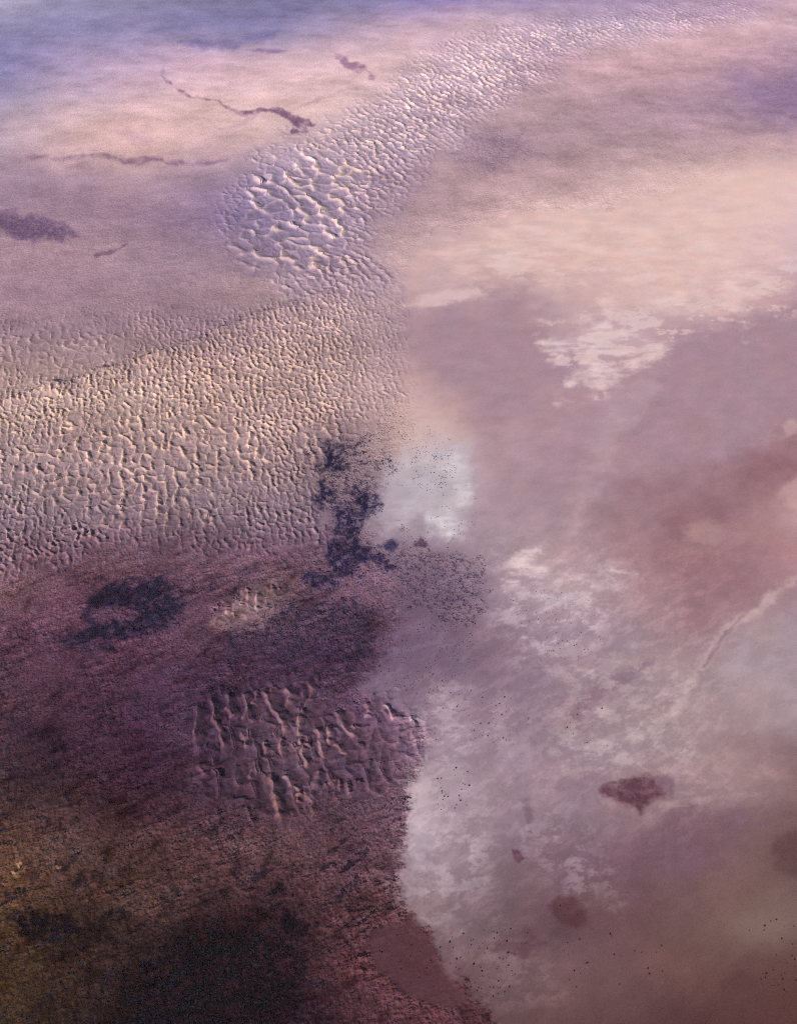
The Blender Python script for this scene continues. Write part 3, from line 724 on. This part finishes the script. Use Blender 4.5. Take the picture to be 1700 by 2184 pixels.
# ------------------------------------------------------------------ cut the sheet into the pieces of the setting
VERT = np.stack([WX, WY, H], 1)
idx = np.arange(N).reshape(NV, NU)
# rows run from far (top) to near; counter-clockwise seen from above
QUADS = np.stack([idx[1:, :-1], idx[1:, 1:], idx[:-1, 1:], idx[:-1, :-1]], -1).reshape(-1, 4)

P3 = VERT.reshape(NV, NU, 3)
du = np.gradient(P3, axis=1); dv = np.gradient(P3, axis=0)
NRM = np.cross(du, -dv).reshape(-1, 3)
NRM /= np.linalg.norm(NRM, axis=1, keepdims=True) + 1e-12
NRM[NRM[:, 2] < 0] *= -1

LAB = np.zeros(N, np.int64)
SURF = [('desert_plain', M_PLAIN)]
def region(name, cond, mat):
    SURF.append((name, mat)); LAB[cond] = len(SURF) - 1

region('rocky_plain', (m_pan < 0.5) & (PY > 1130), M_ROUGH)
region('salt_flat', m_pan + 0.42 * n_clump * smooth(1.0, 0.7, m_pan) + 0.25 * edge_n * smooth(1.0, 0.7, m_pan) >= 0.5, M_PAN)
region('dry_riverbed', np.maximum(m_riv1, m_riv1b) > 0.4, M_PLAIN)
region('dry_riverbed', m_riv2 > 0.4, M_PLAIN)
region('dry_riverbed', m_riv3 > 0.4, M_PLAIN)
region('dry_riverbed', m_riv4 > 0.4, M_PLAIN)
region('salt_crust', m_crust1 > 0.45, M_PAN)
region('salt_crust', m_crust2 > 0.5, M_PAN)
region('dry_channel', m_chan > 0.5, M_PAN)
region('mud_pan', m_mud1 > 0.5, M_MUD)
region('mud_pan', m_mud2 > 0.5, M_MUD)
region('mud_pan', m_mud3 > 0.5, M_MUD)
region('mud_pan', m_mud4 > 0.5, M_MUD)
region('clay_flat', m_maroon > 0.5, M_MUD)
region('scrub_ground', (ms['west'] > 0.5), M_ROUGH)
region('scrub_ground', (ms['north'] > 0.5), M_ROUGH)
region('scrub_ground', (ms['middle'] > 0.5), M_ROUGH)
region('scrub_ground', (ms['east'] + 0.5 * n_clump > 0.55), M_PLAIN)
region('scrub_ground', (ms['south'] > 0.5), M_ROUGH)
LABELS = {
 'desert_plain': "pale pink desert plain fading to blue in the distance",
 'rocky_plain': "dark maroon rocky plain in the lower left with rough gullied ground",
 'salt_flat': "wide smooth pinkish grey salt flat filling the right side",
}
ORD_LABELS = {
 ('dry_riverbed', 0): "dark winding dry riverbed crossing the pale plain, ending in a ragged fan",
 ('dry_riverbed', 1): "short purple dry riverbed nearest the far end of the dune belt",
 ('dry_riverbed', 2): "long straight dim dry riverbed along the left side of the plain",
 ('dry_riverbed', 3): "small faint dry riverbed below the purple band at the left edge",
 ('salt_crust', 0): "streaky white salt crust in the middle of the upper pan",
 ('salt_crust', 1): "bright white salt crust beside the dark scrub at the pan's shore",
 ('dry_channel', 0): "pale winding dry channel on the right with a dark core",
 ('mud_pan', 0): "largest dark purple mud pan, with a pointed tail, on the grey salt flat",
 ('mud_pan', 1): "oval dark mud pan low on the salt flat, below the pointed one",
 ('mud_pan', 2): "smallest dark mud pan, left of the other mud pans",
 ('mud_pan', 3): "dark brown mud pan cut off by the right edge",
 ('clay_flat', 0): "smooth maroon clay flat between the rocky plain and the grey salt shore",
 ('scrub_ground', 0): "blue black ground under the scrub patch on the left",
 ('scrub_ground', 1): "dark ground under the scrub between sand sea and white salt crust",
 ('scrub_ground', 2): "dark ground under the scrub above the dune cluster",
 ('scrub_ground', 3): "grey purple speckled ground on the pan's left shore",
 ('scrub_ground', 4): "black ground under the scrub at the bottom left",
}

def sheet(name, quads, mat, parent=None):
    v, inv = np.unique(quads.ravel(), return_inverse=True)
    me = bpy.data.meshes.new(name)
    me.vertices.add(len(v)); me.vertices.foreach_set("co", VERT[v].astype(np.float32).ravel())
    nq = len(quads)
    me.loops.add(nq * 4); me.loops.foreach_set("vertex_index", inv.astype(np.int32).ravel())
    me.polygons.add(nq)
    me.polygons.foreach_set("loop_start", np.arange(0, nq * 4, 4, dtype=np.int32))
    me.update(calc_edges=True)
    me.polygons.foreach_set("use_smooth", np.zeros(nq, bool))
    at = me.color_attributes.new("reflectance", 'FLOAT_COLOR', 'POINT')
    rgba = np.ones((len(v), 4), np.float32); rgba[:, :3] = ALB[v]
    at.data.foreach_set("color", rgba.ravel())
    me.materials.append(mat)
    o = bpy.data.objects.new(name, me)
    COL.objects.link(o)
    if parent is not None:
        o.parent = parent
    return o

fq = FIELD[QUADS[:, 0]]
lq = LAB[QUADS[:, 0]]
count = {}
for li, (name, mat) in enumerate(SURF):
    q = QUADS[(fq == 0) & (lq == li)]
    k = count.get(name, 0); count[name] = k + 1
    if len(q) == 0:
        continue
    o = sheet(name, q, mat)
    o['kind'] = 'structure'
    o['label'] = LABELS.get(name) or ORD_LABELS.get((name, k), name.replace('_', ' '))

FIELD_LABELS = {
 'sea': "broad sand sea of netted golden dunes on the left",
 'belt': "long belt of pale dunes running into the distance at the top",
 'cluster': "isolated cluster of sharp crested dunes on the dark plain",
 'patch': "small patch of pale dunes between the dark scrub patches",
}
vis = (PX > -10) & (PX < 1710) & (PY > -10) & (PY < 2194)
for fi, (fname, f) in enumerate(FIELDS.items(), 1):
    root = bpy.data.objects.new('dune_field', None)
    COL.objects.link(root)
    root['kind'] = 'structure'; root['label'] = FIELD_LABELS[fname]
    qsel = np.nonzero(fq == fi)[0]
    ids = PAIR[QUADS[qsel, 0]]
    uq, inv, cnt = np.unique(ids, return_inverse=True, return_counts=True)
    seen = np.bincount(inv, weights=vis[QUADS[qsel, 0]] * RID[QUADS[qsel, 0]])
    tall = np.zeros(len(uq)); np.maximum.at(tall, inv, RID[QUADS[qsel, 0]])
    order = np.argsort(-seen)
    keep = [u for u in order[:300] if seen[u] > 4 and tall[u] > 0.2]
    rank = np.full(len(uq), -1); rank[keep] = np.arange(len(keep))
    rq = rank[inv]
    srt = np.argsort(rq, kind='stable'); rs = rq[srt]
    starts = np.searchsorted(rs, np.arange(len(keep))); ends = np.searchsorted(rs, np.arange(len(keep)), side='right')
    rest = qsel[rq < 0]
    if len(rest):
        o = sheet('dune_sand', QUADS[rest], M_SAND, root); o['kind'] = 'stuff'
    for a, b in zip(starts, ends):
        sheet('dune', QUADS[qsel[srt[a:b]]], M_SAND, root)

# the rest of the desert out to the horizon, under the detailed sheet
me = bpy.data.meshes.new('distant_desert')
R = 420000.0
me.from_pydata([(-R, -R, -40), (R, -R, -40), (R, R, -40), (-R, R, -40)], [], [(0, 1, 2, 3)])
me.materials.append(M_FAR)
o = bpy.data.objects.new('distant_desert', me); COL.objects.link(o)
o['kind'] = 'structure'; o['label'] = "bare desert stretching away to the horizon"

# ------------------------------------------------------------------ height lookup for things that stand on the ground
def ground_at(px, py):
    """Point on the sheet (x, y, height) nearest to an image pixel."""
    i = np.clip(np.searchsorted(us, px), 0, NU - 1); j = np.clip(np.searchsorted(vs, py), 0, NV - 1)
    x, y = pixel_to_ground(px, py)
    return np.stack([x, y, H[idx[j, i]]], -1)

def look(m, px, py):
    i = np.clip(np.searchsorted(us, px), 0, NU - 1); j = np.clip(np.searchsorted(vs, py), 0, NV - 1)
    return m[idx[j, i]]

rng = np.random.default_rng(7)
def ico(sub):
    import bmesh
    bm = bmesh.new(); bmesh.ops.create_icosphere(bm, subdivisions=sub, radius=1.0)
    v = np.array([x.co[:] for x in bm.verts]); f = np.array([[x.index for x in q.verts] for q in bm.faces])
    bm.free()
    return v, f
V1, F1 = ico(1)
V2, F2 = ico(2)

def blob(v, seed, flat=0.62, lump=0.35):
    n = gnoise(v[:, 0] * 1.7 + seed * 3.1, v[:, 1] * 1.7 + v[:, 2] * 1.3 + seed, seed)
    n2 = gnoise(v[:, 0] * 3.9 + seed, v[:, 1] * 3.9 - v[:, 2] * 2.3, seed + 5)
    w = v * (1 + lump * n + 0.5 * lump * n2)[:, None]
    w[:, 2] = np.where(w[:, 2] < 0, w[:, 2] * 0.25, w[:, 2] * flat)
    return w

def scatter(name, pts, size, mats, label, seed):
    """Many small clumps in one mesh."""
    vv, ff, off = [], [], 0
    r = np.random.default_rng(seed)
    protos = [blob(V1, seed + i, 0.7, 0.4) for i in range(6)]
    for p in pts:
        b = protos[r.integers(6)]; s = size * r.uniform(0.5, 1.25); a = r.uniform(0, 6.28)
        c, sn = math.cos(a) * s, math.sin(a) * s * r.uniform(.7, 1.2)
        q = np.stack([b[:, 0] * c - b[:, 1] * sn, b[:, 0] * sn + b[:, 1] * c, b[:, 2] * s], 1) + p
        vv.append(q); ff.append(F1 + off); off += len(q)
    me = bpy.data.meshes.new(name)
    me.from_pydata(np.concatenate(vv).tolist(), [], np.concatenate(ff).tolist())
    me.materials.append(mats)
    o = bpy.data.objects.new(name, me); COL.objects.link(o)
    o['kind'] = 'stuff'; o['label'] = label
    return o

def spread(poly, n, field, thr, seed):
    """n spots inside an outline where the field is strong."""
    r = np.random.default_rng(seed)
    p = np.asarray(poly, float)
    out = []
    while len(out) < n:
        x = r.uniform(max(p[:, 0].min(), -30) - 10, p[:, 0].max() + 10, 4000); y = r.uniform(p[:, 1].min() - 10, min(p[:, 1].max(), 2215) + 10, 4000)
        ok = look(field, x, y) > thr + r.uniform(0, 0.5, 4000)
        out += list(zip(x[ok], y[ok]))
        if not ok.any():
            break
    return np.array(out[:n])

SCRUB_SET = {
 'west': (1300, 9, "dense blue black scrub patch on the left above the dark plain", ms['west'] * speck_lo * (1 - hollow)),
 'north': (2000, 8.5, "dark scrub between the sand sea and the white salt crust", ms['north'] * speck_lo),
 'middle': (1700, 8, "dark blue scrub above the isolated dune cluster", ms['middle'] * speck_lo),
 'east': (1500, 6.5, "speckled grey purple scrub on the left shore of the salt flat", ms['east'] * speck_lo),
 'south': (1100, 8, "black scrub at the bottom left", ms['south'] * speck_lo),
 'far': (140, 16, "faint scrub beyond the sand sea, right of the dune belt", ms['far'] * speck_lo),
}
for i, (k, (n, size, lab, fld)) in enumerate(SCRUB_SET.items()):
    fld = mask(SCRUB[k], 110, 46, 14) * smooth(-0.45, 0.4, n_clump + 0.5 * n_grain) * (1 - hollow)
    pts = spread([(a_ + 40 * sx, b_ + 34 * sy) for a_, b_ in SCRUB[k] for sx, sy in ((1, 0), (-1, 0), (0, 1), (0, -1))], n, fld, 0.22, 900 + i)
    scatter('scrub', ground_at(pts[:, 0], pts[:, 1]), size, M_LEAF if k != 'far' else M_LEAF2, lab, 40 + i)

low = near_left * (FIELD == 0) * smooth(0.12, 0.5, n_streak + 0.5 * n_clump) * (0.5 + 0.5 * smooth(1250, 1800, PY))
pts = spread([(-20, 1200), (860, 1200), (900, 2200), (-20, 2200)], 4200, low, 0.2, 950)
scatter('low_scrub', ground_at(pts[:, 0], pts[:, 1]), 8, M_LEAF, "low dark scrub sprinkled over the maroon rocky plain", 70)

# ------------------------------------------------------------------ bushes one can count
BUSH_MESH = []
for i in range(6):
    me = bpy.data.meshes.new('bush')
    me.from_pydata(blob(V2, 60 + i, 0.75, 0.45).tolist(), [], F2.tolist())
    me.materials.append(M_LEAF)
    BUSH_MESH.append(me)
bushes_left = 300
def bushes(n, poly, where, group, size, seed, nx=3, ny=3):
    """Bushes one by one; labels tell the corner of the place each stands in."""
    global bushes_left
    r = np.random.default_rng(seed); p = np.asarray(poly, float)
    spots = []
    while len(spots) < n and bushes_left > 0:
        x, y = r.uniform(p[:, 0].min(), p[:, 0].max()), r.uniform(p[:, 1].min(), p[:, 1].max())
        if poly_sdf(np.array([x]), np.array([y]), poly)[0] < 0 or gnoise(np.array([x / 30]), np.array([y / 26]), seed)[0] < r.uniform(-0.8, 0.4):
            continue
        spots.append((x, y, 0.8 * size * r.uniform(0.6, 1.3))); bushes_left -= 1
    S = np.array(spots)
    row = np.minimum(((S[:, 1] - S[:, 1].min()) / (np.ptp(S[:, 1]) + 1e-6) * ny).astype(int), ny - 1)
    colm = np.minimum(((S[:, 0] - S[:, 0].min()) / (np.ptp(S[:, 0]) + 1e-6) * nx).astype(int), nx - 1)
    rn = {1: [''], 2: ['upper', 'lower'], 3: ['upper', 'middle', 'lower']}[ny]
    cn = {1: [''], 2: ['left', 'right'], 3: ['left', 'middle', 'right']}[nx]
    for jr in range(ny):
        for jc in range(nx):
            t = np.nonzero((row == jr) & (colm == jc))[0]
            place = ' '.join(w for w in (rn[jr], cn[jc]) if w).replace('middle middle', 'centre')
            rank = t[np.argsort(-S[t, 2])]
            for q, i in enumerate(rank):
                x, y, sz = S[i]
                o = bpy.data.objects.new('bush', BUSH_MESH[r.integers(6)])
                COL.objects.link(o)
                last = q == len(t) - 1
                if len(t) > 1: sz *= {0: 1.35, 1: 1.18, 2: 1.06}.get(q, 0.95) * (0.75 if last and len(t) > 3 else 1)
                o.location = ground_at(np.array([x]), np.array([y]))[0]
                o.scale = (sz, sz * r.uniform(.75, 1.2), sz); o.rotation_euler = (0, 0, r.uniform(0, 6.28))
                what = 'dark bush' if len(t) < 2 else 'smallest dark bush' if last and len(t) > 3 else {0: 'largest dark bush', 1: 'second largest dark bush', 2: 'third largest dark bush'}.get(q, 'dark bush')
                o['label'] = f"{what} at the {place} of the {where}" if place else f"{what} on the {where}"
                o['category'] = 'bush'; o['group'] = group

def bush_stuff(n, poly, label, size, seed):
    r = np.random.default_rng(seed); p = np.asarray(poly, float); out = []
    while len(out) < n:
        x, y = r.uniform(p[:, 0].min(), p[:, 0].max(), 500), r.uniform(p[:, 1].min(), p[:, 1].max(), 500)
        ok = (poly_sdf(x, y, poly) > 0) & (gnoise(x / 30, y / 26, seed) > r.uniform(-0.8, 0.4, 500))
        out += list(zip(x[ok], y[ok]))
    pts = np.array(out[:n])
    scatter('bush_scatter', ground_at(pts[:, 0], pts[:, 1]), size, M_LEAF, label, seed)

bushes(24, [(780, 2000), (880, 1980), (930, 2060), (960, 2110), (880, 2100)], "smooth maroon clay flat", "bushes on the maroon clay flat", 6.5, 1)
bushes(90, [(930, 1985), (1060, 1975), (1130, 1990), (1120, 2080), (1060, 2130), (1000, 2110), (945, 2050)], "mottled shore beside the maroon flat", "bushes on the mottled shore", 6.5, 2)
bushes(24, [(1190, 1980), (1420, 1980), (1420, 2110), (1190, 2110)], "brown flat below the oval pan", "bushes below the oval mud pan", 6.5, 3)
bushes(34, [(1590, 1950), (1700, 1945), (1700, 2120), (1620, 2110)], "pale lower right patch", "bushes at the right edge", 6.5, 4)
bushes(4, [(1192, 1930), (1225, 1930), (1235, 1955), (1200, 1955)], "oval dark mud pan", "bushes in the oval mud pan", 6, 5, 2, 1)
bushes(40, [(925, 1640), (1000, 1630), (1010, 1720), (930, 1730)], "white shore beside the dune cluster", "bushes on the white shore", 6.5, 6)
bushes(12, [(1215, 1495), (1290, 1500), (1300, 1600), (1200, 1590)], "bare grey salt flat", "lone bushes on the salt flat", 7, 7)
bushes(72, [(900, 1475), (1080, 1470), (1140, 1530), (1100, 1590), (930, 1580)], "grey shore above the dune cluster", "bushes above the dune cluster", 6.5, 8)
bush_stuff(310, [(815, 1330), (1000, 1330), (1020, 1400), (960, 1480), (800, 1480)], "dark bushes dotted over the shore below the grey scrub", 6, 21)
bush_stuff(108, [(1080, 1260), (1260, 1260), (1290, 1380), (1150, 1430)], "dark bushes dotted over the crusted middle of the pan", 6, 22)
bush_stuff(229, [(870, 950), (960, 935), (975, 1010), (930, 1060), (880, 1030)], "dark bushes crowding the top of the white salt crust", 7, 23)
bush_stuff(54, [(930, 1020), (1030, 1040), (1000, 1170), (900, 1150)], "dark bushes thinly strewn over the white salt crust", 7, 24)
bush_stuff(256, [(785, 640), (830, 640), (870, 940), (800, 940), (815, 800)], "dark bushes strewn along the sand sea's eastern fringe", 8, 25)
bush_stuff(216, [(700, 930), (900, 900), (960, 940), (860, 1000), (720, 1000)], "dark bushes on the fringe between dunes and scrub", 7, 26)
bush_stuff(162, [(560, 940), (700, 940), (670, 1110), (560, 1080)], "dark bushes in the hollows of the sand sea", 6, 27)

# ------------------------------------------------------------------ dark rocks that stand alone
for i, (px, py, s, lab) in enumerate(((160, 1131, 30, "black rock outcrop at the lower edge of the sand sea, left of its pair"),
                                      (184, 1136, 34, "black rock outcrop at the lower edge of the sand sea, right of its pair"),
                                      (229, 1148, 26, "small black rock outcrop below the last dunes of the sand sea"),
                                      (238, 1535, 34, "lone black rock outcrop on the bare maroon plain"))):
    b = blob(V2, 300 + i, 0.55, 0.5)
    me = bpy.data.meshes.new('rock_outcrop'); me.from_pydata(b.tolist(), [], F2.tolist()); me.materials.append(M_ROCK)
    o = bpy.data.objects.new('rock_outcrop', me); COL.objects.link(o)
    o.location = ground_at(np.array([px]), np.array([py]))[0]; o.scale = (s * 1.3, s * 0.8, s); o.rotation_euler = (0, 0, -0.4)
    o['label'] = lab; o['category'] = 'rock'

# ------------------------------------------------------------------ the air
hm = bpy.data.materials.new('haze'); hm.use_nodes = True
nt = hm.node_tree; nt.nodes.clear()
out = nt.nodes.new("ShaderNodeOutputMaterial"); pv = nt.nodes.new("ShaderNodeVolumePrincipled")
pv.inputs['Color'].default_value = (*HAZE_COLOR, 1)
pv.inputs['Density'].default_value = HAZE_DENSITY
pv.inputs['Anisotropy'].default_value = 0.0
nt.links.new(pv.outputs[0], out.inputs['Volume'])
B, zb, zt = 425000.0, -41.0, ALT + 60
me = bpy.data.meshes.new('haze')
me.from_pydata([(x, y, z) for z in (zb, zt) for x, y in ((-B, -B), (B, -B), (B, B), (-B, B))], [],
               [(3, 2, 1, 0), (4, 5, 6, 7), (0, 1, 5, 4), (1, 2, 6, 5), (2, 3, 7, 6), (3, 0, 4, 7)])
me.materials.append(hm)
o = bpy.data.objects.new('haze', me); COL.objects.link(o)
o['kind'] = 'stuff'; o['label'] = "thin lilac haze over the desert"
